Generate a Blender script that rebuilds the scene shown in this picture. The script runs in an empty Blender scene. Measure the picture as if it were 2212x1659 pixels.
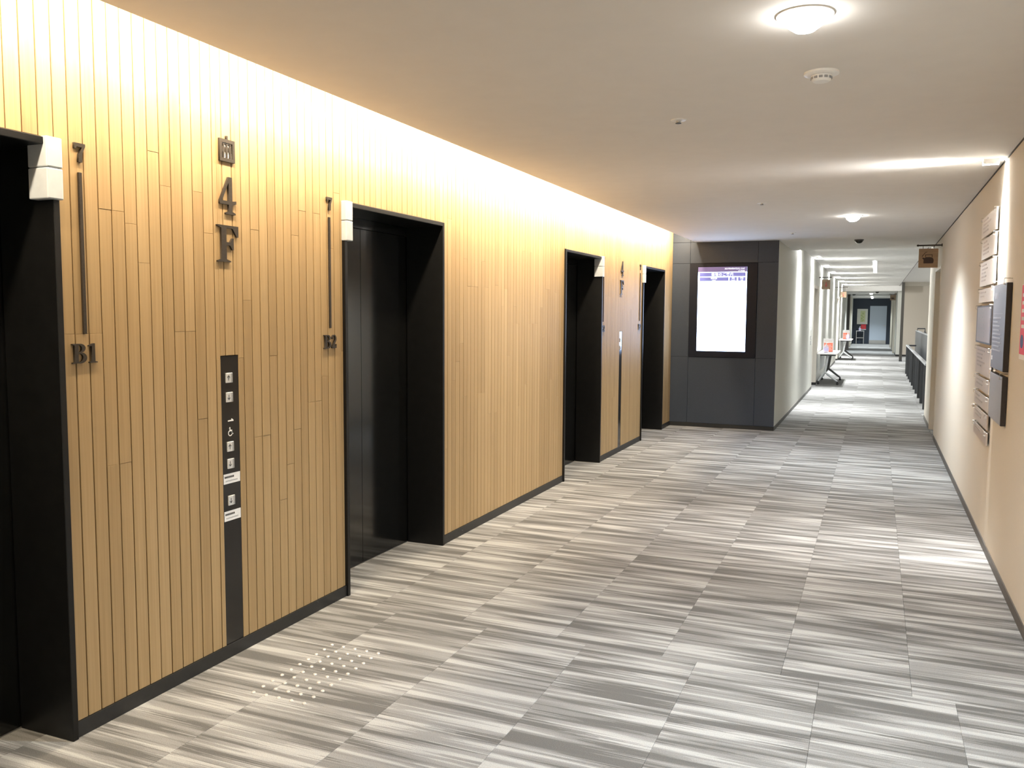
import bpy, bmesh, math, random
from mathutils import Matrix, Vector
random.seed(7)
scene = bpy.context.scene
C = scene.collection

# ------------------------------------------------------------------ camera
FPX, IW, IH, CAMZ = 1860.0, 2212, 1659, 1.5
def unit(v): return v / v.length
_Y = unit(Vector((1894 - IW / 2, 681.5 - IH / 2, FPX)))
_p2 = Vector((1894 - 2000 - IW / 2, 681.5 - 2000 * 0.0061 - IH / 2, FPX))
_Z = unit(_Y.cross(_p2))
if _Z.y > 0: _Z = -_Z
_X = unit(_Y.cross(_Z))
def cam2world(v): return Vector((_X.dot(v), _Y.dot(v), _Z.dot(v)))
r_, u_, b_ = cam2world(Vector((1, 0, 0))), cam2world(Vector((0, -1, 0))), -cam2world(Vector((0, 0, 1)))
cd = bpy.data.cameras.new('camera')
cd.sensor_width = 36.0; cd.lens = FPX / IW * 36.0; cd.clip_start = 0.05; cd.clip_end = 200
cam = bpy.data.objects.new('camera', cd); C.objects.link(cam)
cam.matrix_world = Matrix(((r_.x, u_.x, b_.x, 0), (r_.y, u_.y, b_.y, 0), (r_.z, u_.z, b_.z, CAMZ), (0, 0, 0, 1)))
scene.camera = cam

# ------------------------------------------------------------------ world, exposure
w = bpy.data.worlds.new('world'); scene.world = w; w.use_nodes = True
w.node_tree.nodes['Background'].inputs[0].default_value = (1, 0.97, 0.93, 1)
w.node_tree.nodes['Background'].inputs[1].default_value = 0.03
scene.view_settings.view_transform = 'Standard'
scene.view_settings.look = 'None'
scene.view_settings.gamma = 1.0
scene.view_settings.exposure = 1.2
scene.view_settings.use_curve_mapping = False

# power of the seen and the added lamps, used in the lamp builders below
P_DOWN, P_COVE, P_WASH, P_SLOT, P_FAR, P_ATR = 162.0, 205.0, 220.0, 205.0, 210.0, 150.0
E_SCREEN = 4.2
NEUTRAL, WARM, COOL = (0.86, 0.94, 1.0), (1.0, 0.84, 0.62), (0.92, 0.96, 1.0)
# the cove strip runs the length of the lift wall, above the ceiling lip
def area_light(name, loc, rot, sx, sy, power, col):
    d = bpy.data.lights.new(name, 'AREA'); d.shape = 'RECTANGLE'; d.size = sx; d.size_y = sy
    d.energy = power; d.color = col
    o = bpy.data.objects.new(name, d); C.objects.link(o); o.location = loc; o.rotation_euler = rot
    return o
area_light('cove_strip_light', (-2.275, 3.9, 2.60), (0, math.radians(58), 0), 0.06, 15.0, P_COVE, WARM)

# ------------------------------------------------------------------ dimensions
XL, XR, ZC = -2.54, 0.69, 2.448          # lift wall, right wall, lobby ceiling
XC = -1.18                                # corridor left wall
YD = 11.53                                # display wall
YCE, ZC2 = 13.4, 2.58                     # lobby ceiling end, corridor ceiling
YF, ZC3, YE = 34.4, 2.395, 49.4           # far ceiling start, height, end wall
YB = -3.6
LIFTS = [(0.985, 2.095), (3.77, 4.88), (7.19, 8.30), (9.93, 11.03)]
ZDOOR = 2.065

# ------------------------------------------------------------------ materials
MATS = {}
def new_mat(name):
    m = bpy.data.materials.new(name); m.use_nodes = True
    nt = m.node_tree; b = nt.nodes['Principled BSDF']
    return m, nt, b
def N(nt, t, **kw):
    n = nt.nodes.new(t)
    for k, v in kw.items(): setattr(n, k, v)
    return n
def mth(nt, op, a, b=None, clamp=False):
    n = N(nt, 'ShaderNodeMath', operation=op); n.use_clamp = clamp
    for i, v in enumerate((a, b)):
        if v is None: continue
        if isinstance(v, (int, float)): n.inputs[i].default_value = v
        else: nt.links.new(v, n.inputs[i])
    return n.outputs[0]
def mat(name, col, rough=0.6, metal=0.0, var=0.06, scale=40.0, bump=0.0, stretch=(1, 1, 1), emit=None, estr=0.0, spec=0.5, trans=0.0, coat=0.0):
    if name in MATS: return MATS[name]
    m, nt, b = new_mat(name)
    tc = N(nt, 'ShaderNodeNewGeometry')
    mp = N(nt, 'ShaderNodeVectorMath', operation='MULTIPLY'); mp.inputs[1].default_value = stretch
    nt.links.new(tc.outputs['Position'], mp.inputs[0])
    no = N(nt, 'ShaderNodeTexNoise'); no.inputs['Scale'].default_value = scale; no.inputs['Detail'].default_value = 4
    nt.links.new(mp.outputs[0], no.inputs['Vector'])
    rp = N(nt, 'ShaderNodeValToRGB')
    rp.color_ramp.elements[0].position = 0.3; rp.color_ramp.elements[1].position = 0.7
    rp.color_ramp.elements[0].color = (*[c * (1 - var) for c in col], 1)
    rp.color_ramp.elements[1].color = (*[min(1, c * (1 + var)) for c in col], 1)
    nt.links.new(no.outputs['Fac'], rp.inputs[0])
    nt.links.new(rp.outputs[0], b.inputs['Base Color'])
    b.inputs['Roughness'].default_value = rough; b.inputs['Metallic'].default_value = metal
    b.inputs['Specular IOR Level'].default_value = spec
    b.inputs['Transmission Weight'].default_value = trans
    b.inputs['Coat Weight'].default_value = coat
    if emit:
        b.inputs['Emission Color'].default_value = (*emit, 1); b.inputs['Emission Strength'].default_value = estr
    if bump:
        bp = N(nt, 'ShaderNodeBump'); bp.inputs['Strength'].default_value = bump; bp.inputs['Distance'].default_value = 0.002
        nt.links.new(no.outputs['Fac'], bp.inputs['Height']); nt.links.new(bp.outputs[0], b.inputs['Normal'])
    MATS[name] = m
    return m

def wood_mat(name, island):
    m, nt, b = new_mat(name)
    geo = N(nt, 'ShaderNodeNewGeometry')
    if island: rnd = geo.outputs['Random Per Island']
    else: rnd = N(nt, 'ShaderNodeObjectInfo').outputs['Random']
    off = N(nt, 'ShaderNodeCombineXYZ')
    nt.links.new(mth(nt, 'MULTIPLY', rnd, 37.0), off.inputs[0]); nt.links.new(mth(nt, 'MULTIPLY', rnd, 11.0), off.inputs[2])
    sc_ = N(nt, 'ShaderNodeVectorMath', operation='MULTIPLY'); sc_.inputs[1].default_value = (1, 130, 2.2)
    nt.links.new(geo.outputs['Position'], sc_.inputs[0])
    ad = N(nt, 'ShaderNodeVectorMath', operation='ADD'); nt.links.new(sc_.outputs[0], ad.inputs[0]); nt.links.new(off.outputs[0], ad.inputs[1])
    n1 = N(nt, 'ShaderNodeTexNoise'); n1.inputs['Scale'].default_value = 1.0; n1.inputs['Detail'].default_value = 5
    nt.links.new(ad.outputs[0], n1.inputs['Vector'])
    sc2 = N(nt, 'ShaderNodeVectorMath', operation='MULTIPLY'); sc2.inputs[1].default_value = (1, 26, 0.8)
    nt.links.new(geo.outputs['Position'], sc2.inputs[0])
    ad2 = N(nt, 'ShaderNodeVectorMath', operation='ADD'); nt.links.new(sc2.outputs[0], ad2.inputs[0]); nt.links.new(off.outputs[0], ad2.inputs[1])
    n2 = N(nt, 'ShaderNodeTexNoise'); n2.inputs['Scale'].default_value = 1.0; n2.inputs['Detail'].default_value = 2
    nt.links.new(ad2.outputs[0], n2.inputs['Vector'])
    f = mth(nt, 'ADD', mth(nt, 'MULTIPLY', n1.outputs['Fac'], 0.45), mth(nt, 'MULTIPLY', n2.outputs['Fac'], 0.30))
    f = mth(nt, 'ADD', f, mth(nt, 'ADD', mth(nt, 'MULTIPLY', rnd, 0.17), 0.045))
    rp = N(nt, 'ShaderNodeValToRGB'); e = rp.color_ramp.elements
    e[0].position = 0.26; e[0].color = (0.30, 0.198, 0.092, 1)
    e[1].position = 0.80; e[1].color = (0.47, 0.335, 0.178, 1)
    mid = e.new(0.53); mid.color = (0.39, 0.268, 0.132, 1)
    nt.links.new(f, rp.inputs[0]); nt.links.new(rp.outputs[0], b.inputs['Base Color'])
    b.inputs['Roughness'].default_value = 0.52; b.inputs['Specular IOR Level'].default_value = 0.3
    bp = N(nt, 'ShaderNodeBump'); bp.inputs['Strength'].default_value = 0.12; bp.inputs['Distance'].default_value = 0.001
    nt.links.new(n1.outputs['Fac'], bp.inputs['Height']); nt.links.new(bp.outputs[0], b.inputs['Normal'])
    return m
M_WOOD = wood_mat('oak_plank', False)
M_WOOD_I = wood_mat('oak_plank_island', True)

def carpet_mat():
    m, nt, b = new_mat('striped_carpet')
    geo = N(nt, 'ShaderNodeNewGeometry'); sp = N(nt, 'ShaderNodeSeparateXYZ'); nt.links.new(geo.outputs['Position'], sp.inputs[0])
    x, y = sp.outputs[0], sp.outputs[1]
    far = mth(nt, 'GREATER_THAN', y, 3.65)
    off = mth(nt, 'SUBTRACT', 0.338, mth(nt, 'MULTIPLY', far, 0.153))
    ix = mth(nt, 'FLOOR', mth(nt, 'DIVIDE', mth(nt, 'SUBTRACT', x, off), 0.5))
    iy = mth(nt, 'FLOOR', mth(nt, 'DIVIDE', mth(nt, 'SUBTRACT', y, 3.65), 0.5))
    cv = N(nt, 'ShaderNodeCombineXYZ'); nt.links.new(ix, cv.inputs[0]); nt.links.new(iy, cv.inputs[1])
    wn = N(nt, 'ShaderNodeTexWhiteNoise', noise_dimensions='2D'); nt.links.new(cv.outputs[0], wn.inputs['Vector'])
    trnd = wn.outputs['Value']
    row = mth(nt, 'FLOOR', mth(nt, 'DIVIDE', y, 0.0042))
    cr = N(nt, 'ShaderNodeCombineXYZ'); nt.links.new(row, cr.inputs[0]); nt.links.new(ix, cr.inputs[1])
    wr = N(nt, 'ShaderNodeTexWhiteNoise', noise_dimensions='2D'); nt.links.new(cr.outputs[0], wr.inputs['Vector'])
    rr = wr.outputs['Value']
    def streak(sx, sy, jit, seed, per=61.0):
        c = N(nt, 'ShaderNodeCombineXYZ')
        nt.links.new(mth(nt, 'ADD', mth(nt, 'MULTIPLY', x, sx), mth(nt, 'MULTIPLY', rr, jit)), c.inputs[0])
        nt.links.new(mth(nt, 'MULTIPLY', y, sy), c.inputs[1])
        nt.links.new(mth(nt, 'ADD', mth(nt, 'MULTIPLY', trnd, per), seed), c.inputs[2])
        n = N(nt, 'ShaderNodeTexNoise'); n.inputs['Scale'].default_value = 1.0; n.inputs['Detail'].default_value = 0.0
        nt.links.new(c.outputs[0], n.inputs['Vector']); return n.outputs['Fac']
    s1 = streak(2.2, 17.0, 0.62, 0.0)
    s2 = streak(1.6, 48.0, 0.35, 9.3, 0.0)
    f = mth(nt, 'ADD', mth(nt, 'MULTIPLY', s1, 0.66), mth(nt, 'MULTIPLY', s2, 0.34))
    f = mth(nt, 'ADD', f, mth(nt, 'MULTIPLY', mth(nt, 'SUBTRACT', rr, 0.5), 0.03))
    f = mth(nt, 'ADD', f, mth(nt, 'MULTIPLY', mth(nt, 'SUBTRACT', trnd, 0.5), 0.05))
    rp = N(nt, 'ShaderNodeValToRGB'); e = rp.color_ramp.elements
    e[0].position = 0.35; e[0].color = (0.138, 0.135, 0.129, 1)
    e[1].position = 0.68; e[1].color = (0.43, 0.432, 0.42, 1)
    for p, c_ in ((0.417, (0.152, 0.149, 0.142)), (0.425, (0.212, 0.21, 0.202)), (0.492, (0.232, 0.23, 0.222)), (0.500, (0.263, 0.262, 0.253)), (0.588, (0.285, 0.284, 0.275)), (0.597, (0.37, 0.37, 0.36))):
        k = e.new(p); k.color = (*c_, 1)
    nt.links.new(f, rp.inputs[0])
    pile = N(nt, 'ShaderNodeTexNoise'); pile.inputs['Scale'].default_value = 330.0; pile.inputs['Detail'].default_value = 2
    nt.links.new(geo.outputs['Position'], pile.inputs['Vector'])
    mx = N(nt, 'ShaderNodeMix', data_type='RGBA', blend_type='MULTIPLY'); mx.inputs['Factor'].default_value = 1.0
    g = N(nt, 'ShaderNodeMapRange'); g.inputs['From Min'].default_value = 0.3; g.inputs['From Max'].default_value = 0.7
    g.inputs['To Min'].default_value = 0.80; g.inputs['To Max'].default_value = 1.18
    nt.links.new(pile.outputs['Fac'], g.inputs['Value'])
    nt.links.new(rp.outputs[0], mx.inputs['A']); nt.links.new(g.outputs[0], mx.inputs['B'])
    nt.links.new(mx.outputs['Result'], b.inputs['Base Color'])
    b.inputs['Roughness'].default_value = 0.95; b.inputs['Specular IOR Level'].default_value = 0.1
    bp = N(nt, 'ShaderNodeBump'); bp.inputs['Strength'].default_value = 0.5; bp.inputs['Distance'].default_value = 0.004
    nt.links.new(pile.outputs['Fac'], bp.inputs['Height']); nt.links.new(bp.outputs[0], b.inputs['Normal'])
    return m
M_CARPET = carpet_mat()
M_SLAB = mat('screed', (0.2, 0.2, 0.2), 0.9)
M_CEIL = mat('ceiling_paint', (0.72, 0.70, 0.67), 0.8, var=0.015, scale=8, spec=0.2)
M_WALLR = mat('cream_wallpaper', (0.62, 0.585, 0.51), 0.75, var=0.03, scale=260, bump=0.15, spec=0.25)
M_WALLC = mat('grey_green_wallpaper', (0.58, 0.58, 0.53), 0.75, var=0.03, scale=260, bump=0.15, spec=0.25)
M_WALLA = mat('beige_wallpaper', (0.50, 0.45, 0.38), 0.75, var=0.03, scale=200, bump=0.1, spec=0.25)
M_DARKP = mat('charcoal_panel', (0.037, 0.048, 0.068), 0.55, var=0.08, scale=120, bump=0.08, spec=0.4)
M_BLACK = mat('black_enamelled_steel', (0.0045, 0.0045, 0.0045), 0.38, var=0.2, scale=20, spec=0.35)
M_MIRROR = mat('black_mirror_steel', (0.006, 0.0062, 0.006), 0.13, var=0.2, scale=20, spec=0.5)
M_BASE = mat('black_skirting', (0.018, 0.018, 0.018), 0.5, var=0.1, scale=60)
M_BASEG = mat('grey_skirting', (0.085, 0.078, 0.07), 0.5, var=0.1, scale=60)
M_GROOVE = mat('dark_groove_board', (0.05, 0.023, 0.008), 0.9, var=0.2, scale=50)
M_BRONZE = mat('dark_bronze', (0.046, 0.036, 0.027), 0.45, metal=0.4, var=0.15, scale=150)
M_PLATE = mat('black_switch_plate', (0.014, 0.013, 0.012), 0.18, var=0.2, scale=90, spec=0.5)
M_BEZEL = mat('black_display_frame', (0.007, 0.009, 0.017), 0.45, var=0.1, scale=60, spec=0.25)
M_WHITE = mat('white_plastic', (0.80, 0.80, 0.78), 0.4, var=0.03, scale=60)
M_ACRYL = mat('frosted_acrylic', (0.60, 0.64, 0.67), 0.35, var=0.05, scale=25, trans=0.25)
M_BTN = mat('button_steel', (0.66, 0.67, 0.67), 0.3, metal=0.3, var=0.08, scale=160)
M_BTNS = mat('button_side_grey', (0.30, 0.30, 0.30), 0.35, var=0.1, scale=160)
M_INK = mat('black_ink', (0.02, 0.02, 0.02), 0.6, var=0.1, scale=60)
M_GREYINK = mat('grey_print', (0.32, 0.32, 0.32), 0.7, var=0.15, scale=200)
M_PAPER = mat('white_paper', (0.80, 0.80, 0.79), 0.7, var=0.03, scale=90)
M_STEEL = mat('brushed_steel', (0.62, 0.61, 0.59), 0.3, metal=0.9, var=0.1, scale=80)
M_STUD = mat('stainless_stud', (0.82, 0.80, 0.76), 0.25, metal=0.35, var=0.05, scale=200)
M_TABLE = mat('white_melamine', (0.86, 0.83, 0.80), 0.4, var=0.02, scale=40)
M_TLEG = mat('silver_painted_leg', (0.66, 0.68, 0.68), 0.4, metal=0.3, var=0.05, scale=60)
M_TDARK = mat('dark_grey_steel', (0.09, 0.09, 0.085), 0.45, var=0.1, scale=60)
M_RUBBER = mat('black_rubber', (0.02, 0.02, 0.02), 0.6, var=0.1, scale=90)
M_ORANGE = mat('orange_red_print', (0.85, 0.22, 0.13), 0.6, var=0.06, scale=50)
M_RED = mat('red_print', (0.72, 0.035, 0.06), 0.55, var=0.06, scale=50)
M_NAVY = mat('navy_print', (0.03, 0.045, 0.15), 0.55, var=0.1, scale=50)
M_BOTTLE = mat('lilac_bottle_plastic', (0.80, 0.74, 0.88), 0.3, var=0.03, scale=60, trans=0.3)
M_LILAC = mat('lilac_label', (0.62, 0.57, 0.84), 0.5, var=0.08, scale=80)
M_MATG = mat('grey_fibre_mat', (0.11, 0.11, 0.10), 0.95, var=0.35, scale=400, bump=0.4)
M_MAPLE = mat('pale_wood_board', (0.33, 0.23, 0.145), 0.55, var=0.12, scale=6, stretch=(1, 1, 9))
M_BROWN = mat('dark_brown_print', (0.05, 0.025, 0.015), 0.5, var=0.1, scale=50)
M_REDFIG = mat('brick_red_print', (0.52, 0.12, 0.09), 0.5, var=0.1, scale=50)
M_NOTICE = mat('cream_name_plate', (0.70, 0.63, 0.55), 0.35, var=0.03, scale=60)
M_NOTICEB = mat('taupe_name_plate', (0.42, 0.36, 0.31), 0.35, var=0.05, scale=120)
M_FAINT = mat('faint_print', (0.55, 0.47, 0.41), 0.4, var=0.05, scale=200)
M_FAINT2 = mat('faint_taupe_print', (0.31, 0.26, 0.22), 0.4, var=0.05, scale=200)
M_SLATE = mat('slate_grey_plate', (0.125, 0.125, 0.145), 0.35, var=0.06, scale=120)
M_SLATE2 = mat('light_slate_plate', (0.24, 0.24, 0.26), 0.35, var=0.06, scale=120)
M_SLATEF = mat('mauve_grey_sheet', (0.30, 0.28, 0.30), 0.4, var=0.05, scale=120)
M_EDGE = mat('dark_plate_edge', (0.03, 0.025, 0.025), 0.45, var=0.1, scale=80)
M_CHAR = mat('charcoal_metal', (0.05, 0.053, 0.056), 0.5, var=0.08, scale=120)
M_CAP = mat('grey_handrail_cap', (0.30, 0.31, 0.31), 0.45, var=0.05, scale=60)
M_DCOL = mat('dark_bronze_column', (0.055, 0.05, 0.042), 0.5, var=0.12, scale=60)
M_DOORB = mat('pale_blue_door', (0.50, 0.57, 0.66), 0.45, var=0.02, scale=30)
M_DOORC = mat('pale_grey_door', (0.50, 0.49, 0.45), 0.5, var=0.03, scale=60)
M_FRAMEC = mat('cream_door_frame', (0.66, 0.62, 0.54), 0.5, var=0.02, scale=60)
M_POSTER = mat('ivory_poster', (0.78, 0.78, 0.70), 0.7, var=0.04, scale=20)
M_GREEN = mat('leaf_green_print', (0.35, 0.46, 0.14), 0.7, var=0.2, scale=60)
M_LIME = mat('pale_lime_print', (0.66, 0.70, 0.40), 0.7, var=0.1, scale=40)
M_DOME = mat('smoked_dome', (0.03, 0.03, 0.026), 0.15, var=0.1, scale=60)
M_GAP = mat('shadow_gap', (0.06, 0.055, 0.05), 0.8, var=0.1, scale=50)
def emis(name, col, s): return mat(name, tuple(min(1, c) for c in col), 0.4, emit=col, estr=s, var=0.01)
M_LENS = emis('lamp_lens', (1.0, 0.97, 0.92), 26.0)
M_LENS2 = emis('slot_lamp_lens', (0.95, 0.98, 1.0), 14.0)
M_SCREEN = emis('screen_white', (0.50, 0.66, 1.0), E_SCREEN)
M_SCRNAVY = emis('screen_navy', (0.14, 0.15, 0.42), 0.5)
M_SCRTOP = emis('screen_plum', (0.16, 0.13, 0.30), 0.3)
M_SCRTEXT = emis('screen_text', (0.80, 0.90, 1.0), 0.6)
M_STRIP = emis('ceiling_strip_glow', (0.95, 0.97, 1.0), 0.4)

# ------------------------------------------------------------------ helpers
def tag(o, label=None, cat=None, group=None, kind=None):
    if label: o['label'] = label
    if cat: o['category'] = cat
    if group: o['group'] = group
    if kind: o['kind'] = kind
    return o
def link(name, me, m, parent=None, loc=(0, 0, 0)):
    o = bpy.data.objects.new(name, me); C.objects.link(o)
    o.location = loc
    if m is not None and len(me.materials) == 0: me.materials.append(m)
    if parent is not None: o.parent = parent
    return o
def empty(name, loc):
    o = bpy.data.objects.new(name, None); C.objects.link(o); o.location = loc; o.empty_display_size = 0.05
    return o
def wloc(o):
    v = Vector((0, 0, 0))
    while o is not None: v = v + o.location; o = o.parent
    return v
def bm_box(bm, x0, x1, y0, y1, z0, z1, bev=0.0, seg=1):
    r = bmesh.ops.create_cube(bm, size=1.0)
    vs = r['verts']
    for v in vs:
        v.co = Vector((x0 + (v.co.x + .5) * (x1 - x0), y0 + (v.co.y + .5) * (y1 - y0), z0 + (v.co.z + .5) * (z1 - z0)))
    if bev:
        es = list({e for v in vs for e in v.link_edges})
        bmesh.ops.bevel(bm, geom=es, offset=bev, segments=seg, affect='EDGES', profile=0.5)
def bm_tube(bm, pts, r, n=10, r1=None):
    pts = [Vector(p) for p in pts]; rings = []
    for i, p in enumerate(pts):
        d = (pts[min(i + 1, len(pts) - 1)] - pts[max(i - 1, 0)]).normalized()
        a = Vector((0, 0, 1)) if abs(d.z) < 0.9 else Vector((1, 0, 0))
        u = d.cross(a).normalized(); v = d.cross(u)
        rr = r if r1 is None else r + (r1 - r) * i / (len(pts) - 1)
        rings.append([bm.verts.new(p + u * rr * math.cos(2 * math.pi * k / n) + v * rr * math.sin(2 * math.pi * k / n)) for k in range(n)])
    for a, b in zip(rings, rings[1:]):
        for k in range(n): bm.faces.new((a[k], a[(k + 1) % n], b[(k + 1) % n], b[k]))
    bm.faces.new(rings[0][::-1]); bm.faces.new(rings[-1])
def bm_lathe(bm, c, prof, n=20, axis='Z'):
    rings = []
    for r, h in prof:
        ring = []
        for k in range(n):
            a = 2 * math.pi * k / n; p = (max(r, 1e-4) * math.cos(a), max(r, 1e-4) * math.sin(a), h)
            ring.append(bm.verts.new(Vector(c) + Vector(p)))
        rings.append(ring)
    for a, b in zip(rings, rings[1:]):
        for k in range(n): bm.faces.new((a[k], a[(k + 1) % n], b[(k + 1) % n], b[k]))
    bm.faces.new(rings[0][::-1]); bm.faces.new(rings[-1])
def finish(name, bm, m, parent=None, smooth=False, base=None):
    """world-space bmesh -> one object, origin at its parent's origin (or at base)"""
    o0 = wloc(parent) if parent is not None else (Vector(base) if base is not None else None)
    if o0 is None:
        xs = [v.co for v in bm.verts]
        lo = Vector([min(c[i] for c in xs) for i in range(3)]); hi = Vector([max(c[i] for c in xs) for i in range(3)])
        o0 = Vector(((lo.x + hi.x) / 2, (lo.y + hi.y) / 2, lo.z))
    bmesh.ops.recalc_face_normals(bm, faces=bm.faces[:])
    for v in bm.verts: v.co -= o0
    me = bpy.data.meshes.new(name); bm.to_mesh(me); bm.free()
    if smooth:
        for p in me.polygons: p.use_smooth = True
        try: me.set_sharp_from_angle(angle=math.radians(35))
        except Exception: pass
    return link(name, me, m, parent, (0, 0, 0) if parent is not None else o0)
def box(name, x0, x1, y0, y1, z0, z1, m, parent=None, bev=0.0, seg=1):
    bm = bmesh.new(); bm_box(bm, x0, x1, y0, y1, z0, z1, bev, seg); return finish(name, bm, m, parent)
def boxes(name, lst, m, parent=None, bev=0.0):
    bm = bmesh.new()
    for b in lst: bm_box(bm, *b, bev)
    return finish(name, bm, m, parent)
def tube(name, pts, r, m, parent=None, n=10, r1=None):
    bm = bmesh.new(); bm_tube(bm, pts, r, n, r1); return finish(name, bm, m, parent, True)
def lathe(name, c, prof, m, parent=None, n=20):
    bm = bmesh.new(); bm_lathe(bm, c, prof, n); return finish(name, bm, m, parent, True)
FACE = {'L': (Vector((0, 1, 0)), Vector((1, 0, 0))),     # on a wall facing +X: right, normal
        'R': (Vector((0, -1, 0)), Vector((-1, 0, 0))),   # on a wall facing -X
        'F': (Vector((1, 0, 0)), Vector((0, -1, 0)))}    # on a wall facing the camera
def curve_mesh(cu):
    o = bpy.data.objects.new('tmp', cu); C.objects.link(o)
    dg = bpy.context.evaluated_depsgraph_get(); dg.update()
    me = bpy.data.meshes.new_from_object(o.evaluated_get(dg))
    bpy.data.objects.remove(o); return me
def place_flat(me, name, org, face, m, parent):
    r, n = FACE[face]; u = Vector((0, 0, 1)); o0 = wloc(parent) if parent is not None else Vector(org)
    for v in me.vertices:
        v.co = Vector(org) + r * v.co.x + u * v.co.y + n * v.co.z - o0
    me.materials.clear()
    return link(name, me, m, parent, (0, 0, 0) if parent is not None else o0)
def shape(name, polys, org, face, sx, sy, depth, m, parent=None):
    """polys (outlines and holes) in unit coords -> a solid of given depth standing on the wall at org (lower left)"""
    cu = bpy.data.curves.new(name, 'CURVE'); cu.dimensions = '2D'; cu.fill_mode = 'BOTH'; cu.extrude = depth / 2
    for pl in polys:
        s = cu.splines.new('POLY'); s.points.add(len(pl) - 1)
        for p, (x, y) in zip(s.points, pl): p.co = (x * sx, y * sy, 0, 1)
        s.use_cyclic_u = True
    me = curve_mesh(cu)
    for v in me.vertices: v.co.z += depth / 2
    return place_flat(me, name, org, face, m, parent)
def text(name, body, org, face, size, m, parent, align='LEFT', depth=0.0006, stretch=1.0, bold=0.0, spacing=1.0):
    cu = bpy.data.curves.new(name, 'FONT'); cu.body = body; cu.size = size; cu.align_x = align; cu.extrude = depth / 2
    cu.offset = bold; cu.space_character = spacing; cu.resolution_u = 3
    me = curve_mesh(cu)
    for v in me.vertices: v.co.x *= stretch; v.co.z += depth / 2
    return place_flat(me, name, org, face, m, parent)
def arc(cx, cy, rx, ry, a0, a1, n=12):
    return [(cx + rx * math.cos(math.radians(a0 + (a1 - a0) * i / n)), cy + ry * math.sin(math.radians(a0 + (a1 - a0) * i / n))) for i in range(n + 1)]
GLYPH = {
 '4': [[(.44, 1), (.62, 1), (.62, .36), (.82, .38), (.82, .30), (.62, .25), (.62, .08), (.78, .04), (.78, 0), (.28, 0), (.28, .04), (.44, .08), (.44, .26), (0, .26), (0, .35)],
       [(.11, .355), (.44, .355), (.44, .85)]],
 'F': [[(0, 0), (.50, 0), (.50, .03), (.34, .075), (.34, .455), (.48, .455), (.56, .34), (.61, .34), (.61, .66), (.56, .66), (.48, .545), (.34, .545), (.34, .925), (.58, .925), (.74, .70), (.80, .70), (.80, 1), (0, 1), (0, .97), (.15, .925), (.15, .075), (0, .03)]],
 '7': [[(0, 1), (.62, 1), (.62, .87), (.46, .50), (.43, 0), (.21, 0), (.24, .42), (.44, .80), (.14, .80), (.08, .70), (0, .70)]],
 'B': [[(0, 0), (.38, 0)] + arc(.38, .28, .31, .28, -90, 80) + arc(.36, .77, .27, .23, -75, 90) + [(0, 1), (0, .95), (.10, .93), (.10, .07), (0, .05)],
       [(.28, .07), (.36, .07)] + arc(.36, .28, .15, .21, -90, 90) + [(.28, .49)], [(.28, .56), (.34, .56)] + arc(.34, .745, .12, .185, -90, 90) + [(.28, .93)]],
 '1': [[(.04, 0), (.52, 0), (.52, .05), (.38, .08), (.38, 1), (.28, 1), (.02, .90), (.02, .85), (.19, .87), (.19, .08), (.04, .05)]],
 '2': [[(0, 0), (.60, 0), (.64, .30), (.57, .30), (.50, .17), (.24, .17)] + arc(.30, .70, .31, .30, -40, 165) + [(.04, .68), (.14, .68)] + arc(.30, .72, .14, .21, 165, -30) + [(.0, .10)]],
}
def glyph(ch, name, org, face, w_, h_, depth, m, parent=None):
    wid = max(p[0] for p in GLYPH[ch][0])
    return shape(name, GLYPH[ch], org, face, w_ / wid, h_, depth, m, parent)

# ------------------------------------------------------------------ floor
floor = tag(empty('floor', (0, 0, 0)), 'floor of striped grey carpet tiles running down the corridor', 'floor', kind='structure')
boxes('slab', [(-3.0, 4.2, YB, YE + .2, -0.15, -0.007)], M_SLAB, floor)
def tile_mesh(w_, d_):
    bm = bmesh.new(); g, c, h = 0.0001, 0.0007, 0.007
    lo = [bm.verts.new((x, y, -h)) for x, y in ((g, g), (w_ - g, g), (w_ - g, d_ - g), (g, d_ - g))]
    mi = [bm.verts.new((v.co.x, v.co.y, -0.0018)) for v in lo]
    hi = [bm.verts.new((x, y, 0)) for x, y in ((g + c, g + c), (w_ - g - c, g + c), (w_ - g - c, d_ - g - c), (g + c, d_ - g - c))]
    for a, b in ((lo, mi), (mi, hi)):
        for k in range(4): bm.faces.new((a[k], a[(k + 1) % 4], b[(k + 1) % 4], b[k]))
    bm.faces.new(hi)
    me = bpy.data.meshes.new('carpet_tile'); bm.to_mesh(me); bm.free(); me.materials.append(M_CARPET); return me
TM = {}
for iy in range(-4, 20):
    y0, y1 = 3.65 + iy * .5, 4.15 + iy * .5
    off = 0.185 if iy >= 0 else 0.338
    for ix in range(-7, 2):
        x0, x1 = off + ix * .5, off + ix * .5 + .5
        xa, xb, ya, yb = max(x0, -2.815), min(x1, XR + .01), y0, y1
        if yb > YD:
            if x1 <= XC: yb = min(yb, YD + .02)
            elif ya > YD - .1: xa = max(xa, XC - .02)
        if xb - xa < .02 or yb - ya < .02: continue
        k = (round(xb - xa, 3), round(yb - ya, 3))
        if k not in TM: TM[k] = tile_mesh(*k)
        link('carpet_tile', TM[k], None, floor, (xa, ya, 0))
boxes('carpet_field', [(-2.815, XR, YB, 1.65, -.007, 0), (XC - .02, XR + .2, 13.65, YE, -.007, 0), (XR + .2, 4.2, 13.65, 34.9, -.007, 0), (XR + .01, 0.9, 11.5, 13.65, -.007, 0), (-1.45, XC - .02, 18.4, 30.7, -.007, 0)], M_CARPET, floor)['kind'] = 'stuff'

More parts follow.
